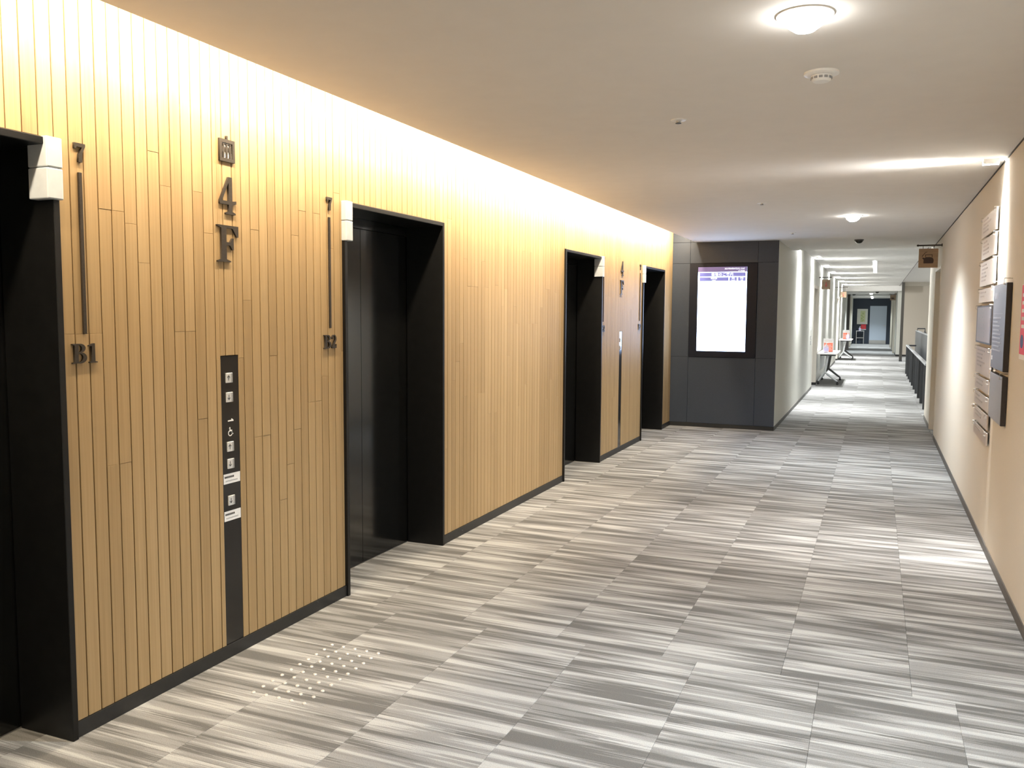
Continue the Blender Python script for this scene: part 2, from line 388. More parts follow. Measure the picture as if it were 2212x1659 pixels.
# ------------------------------------------------------------------ lift wall of oak planks
wl = tag(empty('wall_left', (XL, 0, 0)), 'lift lobby wall clad in narrow vertical oak planks', 'wall', kind='structure')
ZW = 2.74
segs = []; y = YB
for a, b in LIFTS: segs.append((y, a)); y = b
segs.append((y, YD))
boxes('backing', [(-3.0, XL - .014, a, b, 0, ZW) for a, b in segs] + [(-3.0, XL - .014, a, b, ZDOOR, ZW) for a, b in LIFTS], M_GROOVE, wl)
PITCH, GR = 0.0572, 0.0042
PM = {}
def plank_mesh(wd, hh):
    k = (round(wd, 4), round(hh, 3))
    if k not in PM:
        bm = bmesh.new(); c = .0012
        lo = [bm.verts.new(p) for p in ((-.016, 0, 0), (-.016, wd, 0), (-.016, wd, hh), (-.016, 0, hh))]
        mi = [bm.verts.new((-c, v.co.y, v.co.z)) for v in lo]
        hi = [bm.verts.new(p) for p in ((0, c, c * .4), (0, wd - c, c * .4), (0, wd - c, hh - c * .4), (0, c, hh - c * .4))]
        for a, b in ((lo, mi), (mi, hi)):
            for q in range(4): bm.faces.new((a[q], a[(q + 1) % 4], b[(q + 1) % 4], b[q]))
        bm.faces.new(hi)
        me = bpy.data.meshes.new('plank'); bm.to_mesh(me); bm.free(); me.materials.append(M_WOOD); PM[k] = me
    return PM[k]
PANELS = [(2.862, 2.972, 1.312), (8.985, 9.095, 1.312)]          # recessed call strips in the wood
rest = bmesh.new(); npl = 0
k0 = int((2.095 - YB) / PITCH) + 1
for k in range(-k0, int((YD - 2.095) / PITCH) + 1):
    ya, yb = 2.095 + k * PITCH, 2.095 + (k + 1) * PITCH
    ya = max(ya, YB); yb = min(yb, YD)
    if yb - ya < .006: continue
    pieces = [(ya, yb, 0.058)]
    for a, b in LIFTS:
        out = []
        for p in pieces:
            if p[1] <= a or p[0] >= b: out.append(p); continue
            if p[0] < a - .004: out.append((p[0], a, p[2]))
            if p[1] > b + .004: out.append((b, p[1], p[2]))
            out.append((max(p[0], a), min(p[1], b), ZDOOR + .004))
        pieces = out
    for a, b, zt in PANELS:
        out = []
        for p in pieces:
            if p[1] <= a or p[0] >= b: out.append(p); continue
            if p[0] < a - .004: out.append((p[0], a, p[2]))
            if p[1] > b + .004: out.append((b, p[1], p[2]))
            if min(p[1], b) - max(p[0], a) > .008: out.append((max(p[0], a), min(p[1], b), zt + .002))
        pieces = out
    for pa, pb, z0 in pieces:
        wd = pb - pa - (GR if pb >= yb - 1e-6 else 0.0006)
        zs = [z0]; z = z0
        cut = random.choice((.62, .78, .94, 1.06, 1.18, 1.30, 1.42, 1.55, 1.68, 1.82, 1.98, 2.1))
        if cut > z0 + .15: zs.append(cut)
        if z0 + .15 < cut < 1.1 and random.random() < .5: zs.append(cut + .92)
        zs.append(ZW)
        for za, zb in zip(zs, zs[1:]):
            if 1.70 < pa < 7.1 and npl < 300:
                link('plank', plank_mesh(wd, zb - za - .0007), None, wl, (random.uniform(-.0006, .0006), pa, za)); npl += 1
            else:
                bm_box(rest, XL - .016, XL, pa, pa + wd, za, zb - .0007)
tag(finish('plank_field', rest, M_WOOD_I, wl), kind='stuff')
tag(boxes('baseboard_left', [(XL - .01, XL + .006, a, b, 0, .056) for a, b in segs], M_BASE), 'black skirting strip at the foot of the oak plank wall', 'baseboard', kind='structure')

# lifts
LB = ['black lift doorway nearest the camera, cut off by the left picture edge', 'black lift doorway to the right of the first call panel, near edge beside B2',
      'black lift doorway left of the distant 4F lettering', 'black lift doorway nearest the information display']
for i, (a, b) in enumerate(LIFTS):
    d = tag(empty('door_%d' % (i + 1), (XL, (a + b) / 2, 0)), LB[i], 'lift door', kind='structure')
    t = .024; xf = XL + .016; xb = -2.785
    box('jamb', xb, xf, a, a + t, 0, ZDOOR, M_BLACK, d, .002); box('jamb', xb, xf, b - t, b, 0, ZDOOR, M_BLACK, d, .002)
    box('head', xb, xf, a + t, b - t, ZDOOR - t, ZDOOR, M_BLACK, d, .002)
    mid = (a + b) / 2
    box('transom', xb - .02, xb, a, b, 1.985, ZDOOR, M_MIRROR, d)
    for y0, y1 in ((a, mid - .0015), (mid + .0015, b)):
        box('door_panel', xb - .03, xb - .004, y0, y1, .004, 1.982, M_MIRROR, d, .001)
    box('sill', xb - .03, xb + .002, a, b, 0, .003, M_STEEL, d)
    box('back_cover', xb - .20, xb - .032, a, b, 0, ZDOOR, M_BASE, d)

# hall lanterns on the jamb edges
def lantern(y0, y1, lab):
    l = tag(empty('hall_lantern', (XL, (y0 + y1) / 2, 1.866)), lab, 'lantern', 'white lift lanterns on the door frames')
    for z0, z1 in ((1.866, 1.967), (1.969, 2.070 - .002)):
        bm = bmesh.new(); bm_box(bm, XL - .06, XL + .030, y0, y1, z0, z1, .004, 2); finish('lens', bm, M_ACRYL, l)
    box('lamp_core', XL - .055, XL + .024, y0 + .016, y1 - .016, 1.87, 2.064, M_WHITE, l)
lantern(2.040, 2.100, 'frosted white lantern on the first lift frame, beside the 7 above B1')
lantern(3.765, 3.825, 'frosted white lantern on the second lift frame, beside the 7 above B2')
lantern(8.245, 8.305, 'frosted white lantern at the far edge of the third lift frame')
lantern(9.925, 9.985, 'frosted white lantern at the near edge of the lift frame closest to the display')

# call panels
def call_panel(y0, y1, zt, first):
    p = tag(empty('call_panel', (XL, (y0 + y1) / 2, .056)), 'tall black lift call strip with five square arrow buttons between B1 and B2' if first else 'narrow black call strip below the distant 4F, tinted blue by the display', 'call panel', 'black call strips in the oak wall')
    box('plate', XL - .012, XL - .002, y0, y1, .056, zt, M_PLATE, p, .001)
    yc = (y0 + y1) / 2 - .008; xs = XL - .002
    def button(zc, up):
        bt = box('button', xs, xs + .006, yc - .0195, yc + .0195, zc - .021, zc + .021, M_BTN, p, .001)
        box('side_band', xs + .006, xs + .0068, yc + .010, yc + .0185, zc - .020, zc + .020, M_BTNS, bt)
        s = 1 if up else -1
        ar = [(-.0012, -.011 * s), (.0012, -.011 * s), (.0012, .007 * s), (.007, .001 * s), (.0085, .003 * s), (0, .0115 * s), (-.0085, .003 * s), (-.007, .001 * s), (-.0012, .007 * s)]
        shape('arrow', [ar], (xs + .006, yc - .006, zc), 'L', 1, 1, .0008, M_INK, bt)
    for zc, up in ((1.218, True), (1.135, False), (.922, True), (.848, False), (.688, False))[:5 if first else 2]: button(zc, up)
    if not first: return
    shape('ramp_symbol', [[(-.017, -.004), (.017, -.004), (.017, .001), (.006, .008), (.004, .002), (-.017, .001)]], (xs, yc + .008, 1.034), 'L', 1, 1, .001, M_WHITE, p)
    # wheelchair symbol
    ring = [(.013 * math.cos(t), .013 * math.sin(t) - .006) for t in [math.radians(a) for a in range(110, 391, 20)]]
    ringi = [(.0095 * math.cos(t), .0095 * math.sin(t) - .006) for t in [math.radians(a) for a in range(390, 109, -20)]]
    wc = shape('wheelchair_symbol', [ring + ringi], (xs, yc + .004, .985), 'L', 1, 1, .001, M_WHITE, p)
    shape('figure', [[(-.004, .020), (.000, .020), (.001, .008), (.011, .008), (.011, .005), (.012, -.008), (.018, -.007), (.018, -.011), (.009, -.012), (.008, .002), (-.003, .002)]], (xs, yc + .004, .985), 'L', 1, 1, .001, M_WHITE, wc)
    for z0 in (.762, .600):
        st = box('sticker', xs, xs + .0008, y0 + .004, y1 - .003, z0, z0 + .043, M_PAPER, p)
        for k in range(7): box('print_mark', xs + .0008, xs + .0012, y0 + .010 + k * .0085, y0 + .0165 + k * .0085, z0 + .025, z0 + .033, M_INK, st)
        for k in range(9): box('print_mark', xs + .0008, xs + .0012, y0 + .016 + k * .0085, y0 + .0215 + k * .0085, z0 + .010, z0 + .015, M_GREYINK, st)
call_panel(*PANELS[0], True); call_panel(*PANELS[1], False)

# bronze lettering
D = .009
def pictogram(yc, zb, lab):
    t = tag(empty('lift_pictogram', (XL, yc, zb)), lab, 'sign', 'bronze lift pictograms')
    s = .092
    shape('frame', [[(-.5, 0), (.5, 0), (.5, 1), (-.5, 1)], [(-.34, .16), (-.34, .84), (.34, .84), (.34, .16)]], (XL, yc, zb), 'L', s, s, D, M_BRONZE, t)
    shape('pointer', [[(-.05, 1), (.05, 1), (.05, 1.16), (-.05, 1.16)]], (XL, yc, zb), 'L', s, s, D, M_BRONZE, t)
    shape('window', [[(-.34, .16), (.34, .16), (.34, .84), (-.34, .84)]], (XL, yc, zb), 'L', s, s, .002, M_PAPER, t)
    for dx in (-.22, 0, .22):
        body = arc(dx, .76, .055, .055, -60, 240, 10) + [(dx - .075, .66), (dx - .085, .46), (dx - .045, .40), (dx - .05, .18), (dx + .05, .18), (dx + .045, .40), (dx + .085, .46), (dx + .075, .66)]
        shape('person_figure', [body], (XL, yc, zb), 'L', s, s, .007, M_BRONZE, t)
def lettering(yc, g2):
    far = ' on the distant lift bay' if g2 else ' above the first call strip'
    if not g2: pictogram(yc + .004, 2.125, 'dark square lift pictogram with three figures' + far)
    tag(glyph('4', 'wall_numeral', (XL, yc - .047, 1.908), 'L', .100, .155, D, M_BRONZE), 'dark bronze serif numeral 4' + far, 'numeral', 'bronze storey numbers')
    tag(glyph('F', 'wall_letter', (XL, yc - .066, 1.708), 'L', .128, .153, D, M_BRONZE), 'dark bronze serif letter F' + far, 'letter', 'bronze storey letters')
lettering(2.915, False); lettering(9.04, True)
def range_sign(yc, low, where):
    tag(glyph('7', 'wall_numeral', (XL, yc - .021, 2.006), 'L', .044, .064, D, M_BRONZE), 'small dark bronze numeral 7 ' + where, 'numeral', 'bronze sevens beside the lifts')
    tag(box('wall_bar', XL, XL + D, yc - .0065, yc + .0065, 1.420, 1.972, M_BRONZE, None, .001), 'slim dark bronze upright bar ' + where, 'bar', 'bronze bars beside the lifts')
    t = tag(empty('storey_code', (XL, yc, 1.318)), 'dark bronze serif %s below the bar ' % low + where, 'lettering', 'bronze basement codes')
    glyph('B', 'letter', (XL, yc - .056, 1.318), 'L', .058, .068, D, M_BRONZE, t)
    glyph(low[1], 'numeral', (XL, yc + .010, 1.318), 'L', .040 if low[1] == '2' else .036, .068, D, M_BRONZE, t)
range_sign(2.186, 'B1', 'right of the first lift doorway')
range_sign(3.650, 'B2', 'left of the second lift doorway')
range_sign(8.365, 'B2', 'right of the third lift doorway')
range_sign(9.815, 'B2', 'left of the lift doorway nearest the display')

# ------------------------------------------------------------------ ceilings and cove
tag(boxes('ceiling', [(-2.23, XR + .12, YB, YCE, ZC, ZC + .06), (-2.23, -2.205, YB, YD, ZC + .06, 2.54)], M_CEIL), 'flat white ceiling over the lift lobby', 'ceiling', kind='structure')
tag(boxes('ceiling_cove', [(-3.0, -2.2, YB, YD + .2, ZW, ZW + .05), (-2.2, -2.15, YB, YD + .2, 2.5, ZW + .05)], M_CEIL), 'light cove between ceiling edge and oak wall', 'ceiling', kind='structure')
tag(boxes('ceiling_corridor', [(-.99, .72, YCE, YF, ZC2, ZC2 + .06), (XC - .2, -.985, YCE, YF, 2.605, 2.66), (XC - .2, XR + .2, YCE - .06, YCE, ZC + .06, 2.66)], M_CEIL), 'raised white ceiling of the corridor beyond the lobby', 'ceiling', kind='structure')
tag(boxes('ceiling_far', [(XC - .2, XR + .2, YF, YE + .2, ZC3, ZC3 + .32)], M_CEIL), 'lower white ceiling at the far end of the corridor', 'ceiling', kind='structure')
tag(boxes('ceiling_atrium', [(.72, 4.2, 13.4, YF + .6, 2.72, 2.78), (.72, .74, 13.4, YF, ZC2, 2.72)], M_CEIL), 'pale ceiling over the stairwell beside the corridor', 'ceiling', kind='structure')
tag(box('trim_1', XR - .006, XR - .0005, YB, 13.35, ZC - .007, ZC, M_GAP), 'thin dark strip painted as a shadow gap along the top of the cream wall', 'trim', kind='structure')  # solid strip, its dark colour stands for the shade in the groove
tag(box('trim_2', .712, .72, YCE, YF - .01, ZC2 - .006, ZC2, M_GAP), 'thin dark edge line of the corridor ceiling by the stairwell', 'trim', kind='structure')

# ------------------------------------------------------------------ display wall
wf = tag(empty('wall_front', (-1.9, YD, 0)), 'charcoal panelled wall carrying the lit information display', 'wall', kind='structure')
boxes('core', [(-3.0, XC - .002, YD + .02, YD + .22, 0, ZW)], M_GAP, wf)
zs = [0.05, .935, 2.172, ZC, ZW]; xs = [-2.75, -2.306, -1.434, XC]
for i in range(3):
    for j in range(4):
        if i == 1 and j == 1: continue
        box('wall_panel', xs[i] + .0015, xs[i + 1] - (.0015 if i < 2 else 0), YD, YD + .02, zs[j] + .0015, zs[j + 1] - .0015, M_DARKP, wf, .001)
tag(box('baseboard_front', -2.54, XC, YD - .006, YD + .02, 0, .05, M_BASE), 'black skirting under the charcoal display wall', 'baseboard', kind='structure')
dp = tag(empty('information_display', (-1.87, YD, .935)), 'tall lit portrait information screen in a black frame on charcoal wall', 'display')
box('bezel', -2.305, -1.435, YD - .012, YD + .018, .937, 2.170, M_BEZEL, dp, .002)
yS = YD - .012; sx0, sx1, sz0, sz1 = -2.195, -1.566, 1.018, 2.120
scr = box('screen', sx0, sx1, yS - .003, yS, sz0, sz1, M_SCREEN, dp)
yT = yS - .003
box('top_band', sx0, sx1, yT - .0008, yT, sz1 - .064, sz1, M_SCRTOP, scr)
box('title_bar', sx0 + .02, sx1 - .018, yT - .0008, yT, sz1 - .122, sz1 - .072, M_SCRNAVY, scr)
for a, b in ((.02, .395), (.408, .503), (.516, .611)):
    box('column_bar', sx0 + a, sx0 + b, yT - .0008, yT, sz1 - .182, sz1 - .134, M_SCRNAVY, scr)
yQ = yT - .0008
text('title_text', '催物のご案内', ((sx0 + sx1) / 2, yQ, sz1 - .112), 'F', .044, M_SCRTEXT, scr, 'CENTER', bold=.0007, spacing=1.2)
text('date_text', '2021年09月07日(火) 15:47', (sx1 - .03, yQ, sz1 - .031), 'F', .023, M_SCRTEXT, scr, 'RIGHT', bold=.0004)
text('page_text', '1/1 PAGE', (sx1 - .03, yQ, sz1 - .057), 'F', .021, M_SCRTEXT, scr, 'RIGHT', bold=.0004)
for cx_, a, b in ((.2075, '催物内容', 'EVENT'), (.4555, '場所', 'PLACE'), (.5635, '時間', 'TIME')):
    text('column_text', a, (sx0 + cx_, yQ, sz1 - .156), 'F', .021, M_SCRTEXT, scr, 'CENTER', bold=.0004)
    text('column_text', b, (sx0 + cx_, yQ, sz1 - .177), 'F', .017, M_SCRTEXT, scr, 'CENTER', bold=.0003)

# ------------------------------------------------------------------ right wall
DR0, DR1, DRZ = 11.55, 12.62, 2.10
wr = boxes('wall_right', [(XR, XR + .14, YB, DR0, 0, ZC), (XR, XR + .14, DR0, DR1, DRZ, ZC), (XR, XR + .14, DR1, 13.9, 0, 2.72)], M_WALLR)
tag(wr, 'cream papered wall on the right with name plates and a doorway', 'wall', kind='structure')
tag(boxes('baseboard_right', [(XR - .006, XR, YB, DR0, 0, .055), (XR - .006, XR, DR1, 13.9, 0, .055)], M_BASEG), 'grey skirting at the foot of the cream wall', 'baseboard', kind='structure')
d5 = tag(empty('door_5', (XR + .1, 12.08, 0)), 'cream doorway in the right wall under the kettle sign', 'door', kind='structure')
box('leaf', XR + .10, XR + .14, DR0 + .03, DR1 - .03, .01, DRZ - .03, M_FRAMEC, d5, .002)
box('jamb', XR - .004, XR + .14, DR1 - .03, DR1, 0, DRZ, M_FRAMEC, d5, .002); box('jamb', XR - .004, XR + .14, DR0, DR0 + .03, 0, DRZ, M_FRAMEC, d5, .002)
box('head', XR - .004, XR + .14, DR0 + .03, DR1 - .03, DRZ - .03, DRZ, M_FRAMEC, d5, .002)

# name plates on hooks
XP = XR - .012
plates = [
 (6.215, 7.02, 2.045, 2.185, 'n', 'topmost cream name plate of the right wall column, glaring under the lamp'),
 (6.20, 6.96, 1.890, 2.030, 'n', 'second cream name plate from the top on the right wall'),
 (6.175, 6.985, 1.705, 1.872, 'n', 'tallest cream name plate, third from the top on the right wall'),
 (6.165, 6.995, 1.593, 1.685, 'n', 'shallow cream name plate just above the framed grey sheet'),
 (6.175, 7.035, 1.316, 1.570, 'g', 'grey sheet in a dark frame in the middle of the plate column'),
 (6.170, 7.005, 1.105, 1.290, 't', 'taupe lettered name plate just below the framed grey sheet'),
 (6.173, 6.975, 1.000, 1.088, 't', 'shallow taupe name plate, fourth from the bottom of the column'),
 (6.166, 6.970, .886, .979, 't', 'taupe name plate, third from the bottom of the column'),
 (6.178, 6.955, .775, .870, 't', 'taupe name plate with a round white pin, second from the bottom'),
 (6.175, 6.93, .675, .757, 't', 'lowest taupe name plate on the right wall'),
]
for i, (y0, y1, z0, z1, kd, lab) in enumerate(plates):
    t = tag(empty('name_plate', (XP, (y0 + y1) / 2, z0)), lab, 'name plate', 'name plates hung in a column on the cream wall')
    m_ = {'n': M_NOTICE, 't': M_NOTICEB, 'g': M_EDGE}[kd]
    th = .010 if kd != 'g' else .014
    box('board', XP - th, XP, y0, y1, z0, z1, m_, t, .001)
    xf = XP - th
    if kd == 'g': box('sheet', xf - .001, xf, y0 + .05, y1 - .06, z0 + .012, z1 - .010, M_SLATEF, t)
    rows = max(1, int((z1 - z0 - .03) / .026))
    for r in range(rows):
        ln = random.uniform(.25, .55) * (y1 - y0)
        zc = z1 - .024 - r * .026
        box('print_line', xf - .0016, xf - .0004 if kd == 'g' else xf, y1 - .10 - ln, y1 - .10, zc - .005, zc + .005, M_FAINT if kd == 'n' else (M_FAINT2 if kd == 't' else M_SLATE2), t)
    for yy in (y0 + .03, y1 - .03):
        bm = bmesh.new(); bm_tube(bm, [(XR, yy, z1 + .004), (xf - .010, yy, z1 + .004), (xf - .012, yy, z1 - .018), (xf - .001, yy, z1 - .020)], .0022, 6); finish('hook', bm, M_STEEL, t)
    if i == 8: lathe('pin', (xf - .008, y1 - .01, z1 - .005), [(.0, -.014), (.011, -.008), (.014, 0), (.011, .008), (0, .014)], M_WHITE, t, 12)
    for yy in (y0 + .2, y1 - .2): box('spacer', XP, XR, yy - .02, yy + .02, z0 + .01, z0 + .03, M_STEEL, t)
XP = XR - .002
t = tag(empty('directory_board', (XP, 5.79, 1.187)), 'tall dark slate board with pale lettering on the cream wall', 'board')
box('board', XP - .026, XP, 5.505, 6.065, 1.187, 1.688, M_EDGE, t, .001)
box('sheet', XP - .028, XP - .026, 5.508, 6.062, 1.190, 1.685, M_SLATE, t)
xf = XP - .028
box('rule', xf - .0006, xf, 5.60, 6.02, 1.514, 1.517, M_SLATE2, t)
for k in range(3): box('title_mark', xf - .0006, xf, 5.84 + k * .055, 5.885 + k * .055, 1.603, 1.640, M_SLATE2, t)
for r in range(9):
    zc = 1.49 - r * .024
    box('print_line', xf - .0006, xf, 6.02 - random.uniform(.18, .40), 6.02, zc - .004, zc + .004, M_SLATE2, t)
box('white_mark', xf - .0008, xf, 5.985, 6.03, 1.236, 1.260, M_WHITE, t)
for yy in (5.53, 6.03):
    bm = bmesh.new(); bm_tube(bm, [(XR, yy, 1.712), (xf - .010, yy, 1.712), (xf - .012, yy, 1.678), (xf - .001, yy, 1.676)], .0024, 6); finish('hook', bm, M_STEEL, t)
t = tag(empty('directory_board', (XP, 5.78, .883)), 'plain grey board hung below the tall slate board', 'board')
box('board', XP - .026, XP, 5.500, 6.055, .883, 1.160, M_EDGE, t, .001)
box('sheet', XP - .028, XP - .026, 5.503, 6.052, .886, 1.157, M_SLATE2, t)
for yy in (5.53, 6.02):
    bm = bmesh.new(); bm_tube(bm, [(XR, yy, 1.176), (xf - .010, yy, 1.176), (xf - .012, yy, 1.146), (xf - .001, yy, 1.144)], .0024, 6); finish('hook', bm, M_STEEL, t)
t = tag(empty('wall_poster', (XR, 5.0, 1.28)), 'red poster at the right picture edge with white lettering', 'poster')
box('sheet', XR - .0015, XR, 4.73, 5.150, 1.28, 1.665, M_PAPER, t)
box('red_field', XR - .0022, XR - .0015, 4.735, 5.147, 1.306, 1.660, M_RED, t)
for r in range(5):
    box('print_line', XR - .0028, XR - .0022, 4.80, 5.115, 1.44 + r * .04, 1.458 + r * .04, M_PAPER, t)
shape('round_mark', [arc(0, 0, .05, .035, 0, 345, 23)], (XR - .0022, 5.075, 1.372), 'R', 1, 1, .0006, M_NAVY, t)

# ------------------------------------------------------------------ hanging signs
def hang_sign(y, xw, x0, x1, xt, z0, z1, zb, lab, m_):
    t = tag(empty('hanging_sign', ((x0 + x1) / 2, y, z0)), lab, 'sign', 'square boards hanging from wall brackets')
    tube('bracket', [(xw, y, zb), (xt, y, zb)], .009, M_BRONZE, t)
    lathe('knob', (xt, y, zb - .014), [(0, 0), (.012, .005), (.014, .014), (.012, .023), (0, .028)], M_BRONZE, t, 12)
    box('wall_plate', min(xw, xw - .012 * (1 if xw > 0 else -1)), max(xw, xw - .012 * (1 if xw > 0 else -1)), y - .016, y + .016, zb - .016, zb + .016, M_BRONZE, t)
    bd = box('board', x0, x1, y - .007, y + .007, z0, z1, m_, t, .004)
    for xx in (x0 + .045, x1 - .045): tube('link', [(xx, y, z1 - .005), (xx, y, zb)], .003, M_BRONZE, t, 6)
    return t, bd
t, bd = hang_sign(11.52, XR, .437, .648, .425, 2.074, 2.302, 2.340, 'pale wooden board with a steaming kettle emblem by the cream doorway', M_MAPLE)
o = (.5425, 11.513, 2.188)
kb = shape('kettle_emblem', [[(-.050, -.062), (.050, -.062), (.058, -.045), (.058, -.02), (.048, .002), (.020, .012), (-.025, .012), (-.040, .002), (-.062, .008), (-.066, .0), (-.050, -.02), (-.052, -.05)]], o, 'F', 1, 1, .002, M_BROWN, bd)
shape('kettle_handle', [[(-.035, .012), (-.028, .012), (-.028, .036), (.036, .036), (.036, .008), (.043, .008), (.043, .043), (-.035, .043)]], o, 'F', 1, 1, .002, M_BROWN, bd)
shape('steam', [[(-.072, .018), (-.064, .018), (-.056, .034), (-.046, .042), (-.038, .058), (-.028, .066), (-.014, .070), (-.014, .074), (-.030, .072), (-.043, .062), (-.051, .047), (-.062, .038)]], o, 'F', 1, 1, .002, M_BROWN, bd)
def red_figure(bd, x, y, z, s):
    shape('figure_mark', [arc(0, .035 * s, .014 * s, .014 * s, 0, 340, 14), [(-.008 * s, .018 * s), (.008 * s, .018 * s), (.03 * s, -.03 * s), (.012 * s, -.03 * s), (.012 * s, -.06 * s), (-.012 * s, -.06 * s), (-.012 * s, -.03 * s), (-.03 * s, -.03 * s)]], (x, y, z), 'F', 1, 1, .002, M_REDFIG, bd)
t, bd = hang_sign(20.0, XC, -1.130, -.955, -.945, 2.060, 2.268, 2.318, 'wooden board with a small red figure, hanging above the nearer folding table', M_MAPLE)
red_figure(bd, -1.04, 19.993, 2.165, 1.0)
t, bd = hang_sign(27.8, XC, -1.03, -.86, -.895 + .05, 2.03, 2.205, 2.335, 'wooden board hanging further down the left corridor wall', M_MAPLE)
red_figure(bd, -.945, 27.793, 2.115, .9)
t, bd = hang_sign(37.4, XR, .462, .660, .448, 2.105, 2.318, 2.345, 'wooden board hanging from the far right corridor wall', M_MAPLE)
shape('kettle_emblem', [[(-.05, -.05), (.05, -.05), (.056, -.02), (.02, .012), (-.025, .012), (-.06, .008)]], (.56, 37.393, 2.20), 'F', 1, 1, .002, M_BROWN, bd)

# ------------------------------------------------------------------ lobby lamps and ceiling fittings
def spot(name, loc, power, col, ang, blend, rad, rot=(0, 0, 0), parent=None):
    d = bpy.data.lights.new(name, 'SPOT'); d.energy = power; d.color = col; d.spot_size = math.radians(ang); d.spot_blend = blend
    d.shadow_soft_size = rad
    o = bpy.data.objects.new(name, d); C.objects.link(o); o.rotation_euler = rot
    if parent is not None: o.parent = parent; o.location = Vector(loc) - wloc(parent)
    else: o.location = loc
    return o
def downlight(x, y, zc, power, lab, rad=.07, ang=140, col=NEUTRAL):
    t = tag(empty('ceiling_downlight', (x, y, zc)), lab, 'light', 'round ceiling downlights')
    lathe('ring', (x, y, zc), [(rad + .018, 0), (rad + .018, -.004), (rad + .002, -.007), (rad, 0)], M_WHITE, t, 28)
    lathe('lens', (x, y, zc), [(0, -.8 * rad), (rad * .45, -.72 * rad), (rad * .8, -.46 * rad), (rad, -.001), (rad * .9, -.0005)], M_LENS, t, 28)  # dome made large and deep so its shape imitates the lamp's glare
    spot('lamp', (x, y, zc - .8 * rad - .03), power, col, ang, 1.0, .045, parent=t)
downlight(-.245, 2.95, ZC, P_DOWN, 'glaring round downlight at the top edge of the picture')
downlight(-.245, 8.95, ZC, P_DOWN, 'glaring round downlight in the lobby ceiling before the dome camera')
downlight(-.245, -2.4, ZC, P_DOWN, 'round downlight in the lobby ceiling behind the camera')
# smoke detector
t = tag(empty('smoke_detector', (-.235, 3.66, ZC)), 'round white smoke detector with dark slots behind the first downlight', 'detector')
lathe('base', (-.235, 3.66, ZC), [(.066, 0), (.066, -.008), (.052, -.014), (.03, -.014)], M_WHITE, t, 28)
lathe('head', (-.235, 3.66, ZC), [(.040, -.014), (.037, -.030), (.030, -.036), (0, -.037)], M_WHITE, t, 28)
for k in range(12):
    a = 2 * math.pi * k / 12
    bm = bmesh.new(); bm_box(bm, .0365, .0405, -.007, .007, -.0275, -.0185, .001)
    bmesh.ops.rotate(bm, verts=bm.verts[:], cent=(0, 0, 0), matrix=Matrix.Rotation(a, 3, 'Z'))
    for v in bm.verts: v.co += Vector((-.235, 3.66, ZC))
    finish('slot', bm, M_GREYINK, t)
for i, (x, y, lab) in enumerate(((-.93, 4.28, 'small chrome sprinkler nearest the camera in the lobby ceiling'), (-.935, 7.66, 'small chrome sprinkler in mid lobby ceiling'), (-.932, 10.52, 'small chrome sprinkler closest to the display wall'))):
    t = tag(empty('sprinkler', (x, y, ZC)), lab, 'sprinkler', 'ceiling sprinklers')
    lathe('rose', (x, y, ZC), [(.038, 0), (.036, -.004), (.016, -.006), (.0, -.006)], M_WHITE, t, 20)
    lathe('stem', (x, y, ZC), [(.010, -.006), (.010, -.014), (.004, -.016)], M_STEEL, t, 12)
    lathe('deflector', (x, y, ZC), [(.014, -.016), (.015, -.018), (.0, -.019)], M_TDARK, t, 16)
def dome(x, y, zc, r, lab):
    t = tag(empty('dome_camera', (x, y, zc)), lab, 'camera', 'smoked dome cameras')
    lathe('collar', (x, y, zc), [(r + .008, 0), (r + .008, -.012), (r, -.014)], M_TDARK, t, 24)
    lathe('dome', (x, y, zc), [(r * math.cos(a), -.012 - r * .8 * math.sin(a)) for a in [i * math.pi / 16 for i in range(9)]], M_DOME, t, 24)
dome(-.24, 11.75, ZC, .048, 'dark dome camera under the end of the lobby ceiling')
dome(-.02, 35.6, ZC3, .06, 'small dark dome camera on the far low ceiling, right of centre')
dome(-.92, 39.4, ZC3, .06, 'small dark dome camera on the far low ceiling near the left wall')

# fan-shaped wall washers: a lens between baffles spreads the light in one plane across the room
def fan_light(name, loc, power, col, sig, up, down, parent):
    d = bpy.data.lights.new(name, 'POINT'); d.energy = power; d.color = col; d.shadow_soft_size = .012; d.use_nodes = True
    nt = d.node_tree; em = nt.nodes['Emission']
    g = N(nt, 'ShaderNodeNewGeometry'); s = N(nt, 'ShaderNodeSeparateXYZ'); nt.links.new(g.outputs['Incoming'], s.inputs[0])
    q = mth(nt, 'DIVIDE', s.outputs[1], sig)
    fan = mth(nt, 'POWER', 2.718, mth(nt, 'MULTIPLY', mth(nt, 'MULTIPLY', q, q), -1.0))
    dn = mth(nt, 'POWER', mth(nt, 'ABSOLUTE', s.outputs[2]), 3.0)
    st = mth(nt, 'MULTIPLY', fan, mth(nt, 'ADD', up, mth(nt, 'MULTIPLY', dn, down)))
    nt.links.new(st, em.inputs['Strength'])
    o = bpy.data.objects.new(name, d); C.objects.link(o); o.parent = parent; o.location = Vector(loc) - wloc(parent)
t = tag(empty('wall_washer', (XR - .09, 6.03, ZC)), 'small bright washer lamp at the ceiling corner above the name plates', 'light')
boxes('baffle', [(XR - .13, XR - .04, 6.03 - .026, 6.03 - .022, ZC - .03, ZC), (XR - .13, XR - .04, 6.03 + .022, 6.03 + .026, ZC - .03, ZC)], M_WHITE, t)
lathe('lens', (XR - .085, 6.03, ZC), [(.018, 0), (.018, -.010), (.010, -.016), (0, -.017)], M_LENS, t, 16)
fan_light('lamp', (XR - .085, 6.03, ZC - .034), P_WASH, (1, .98, .96), .32, .8, .25, t)
WORD = ['first', 'second', 'third', 'fourth', 'fifth', 'sixth', 'seventh']
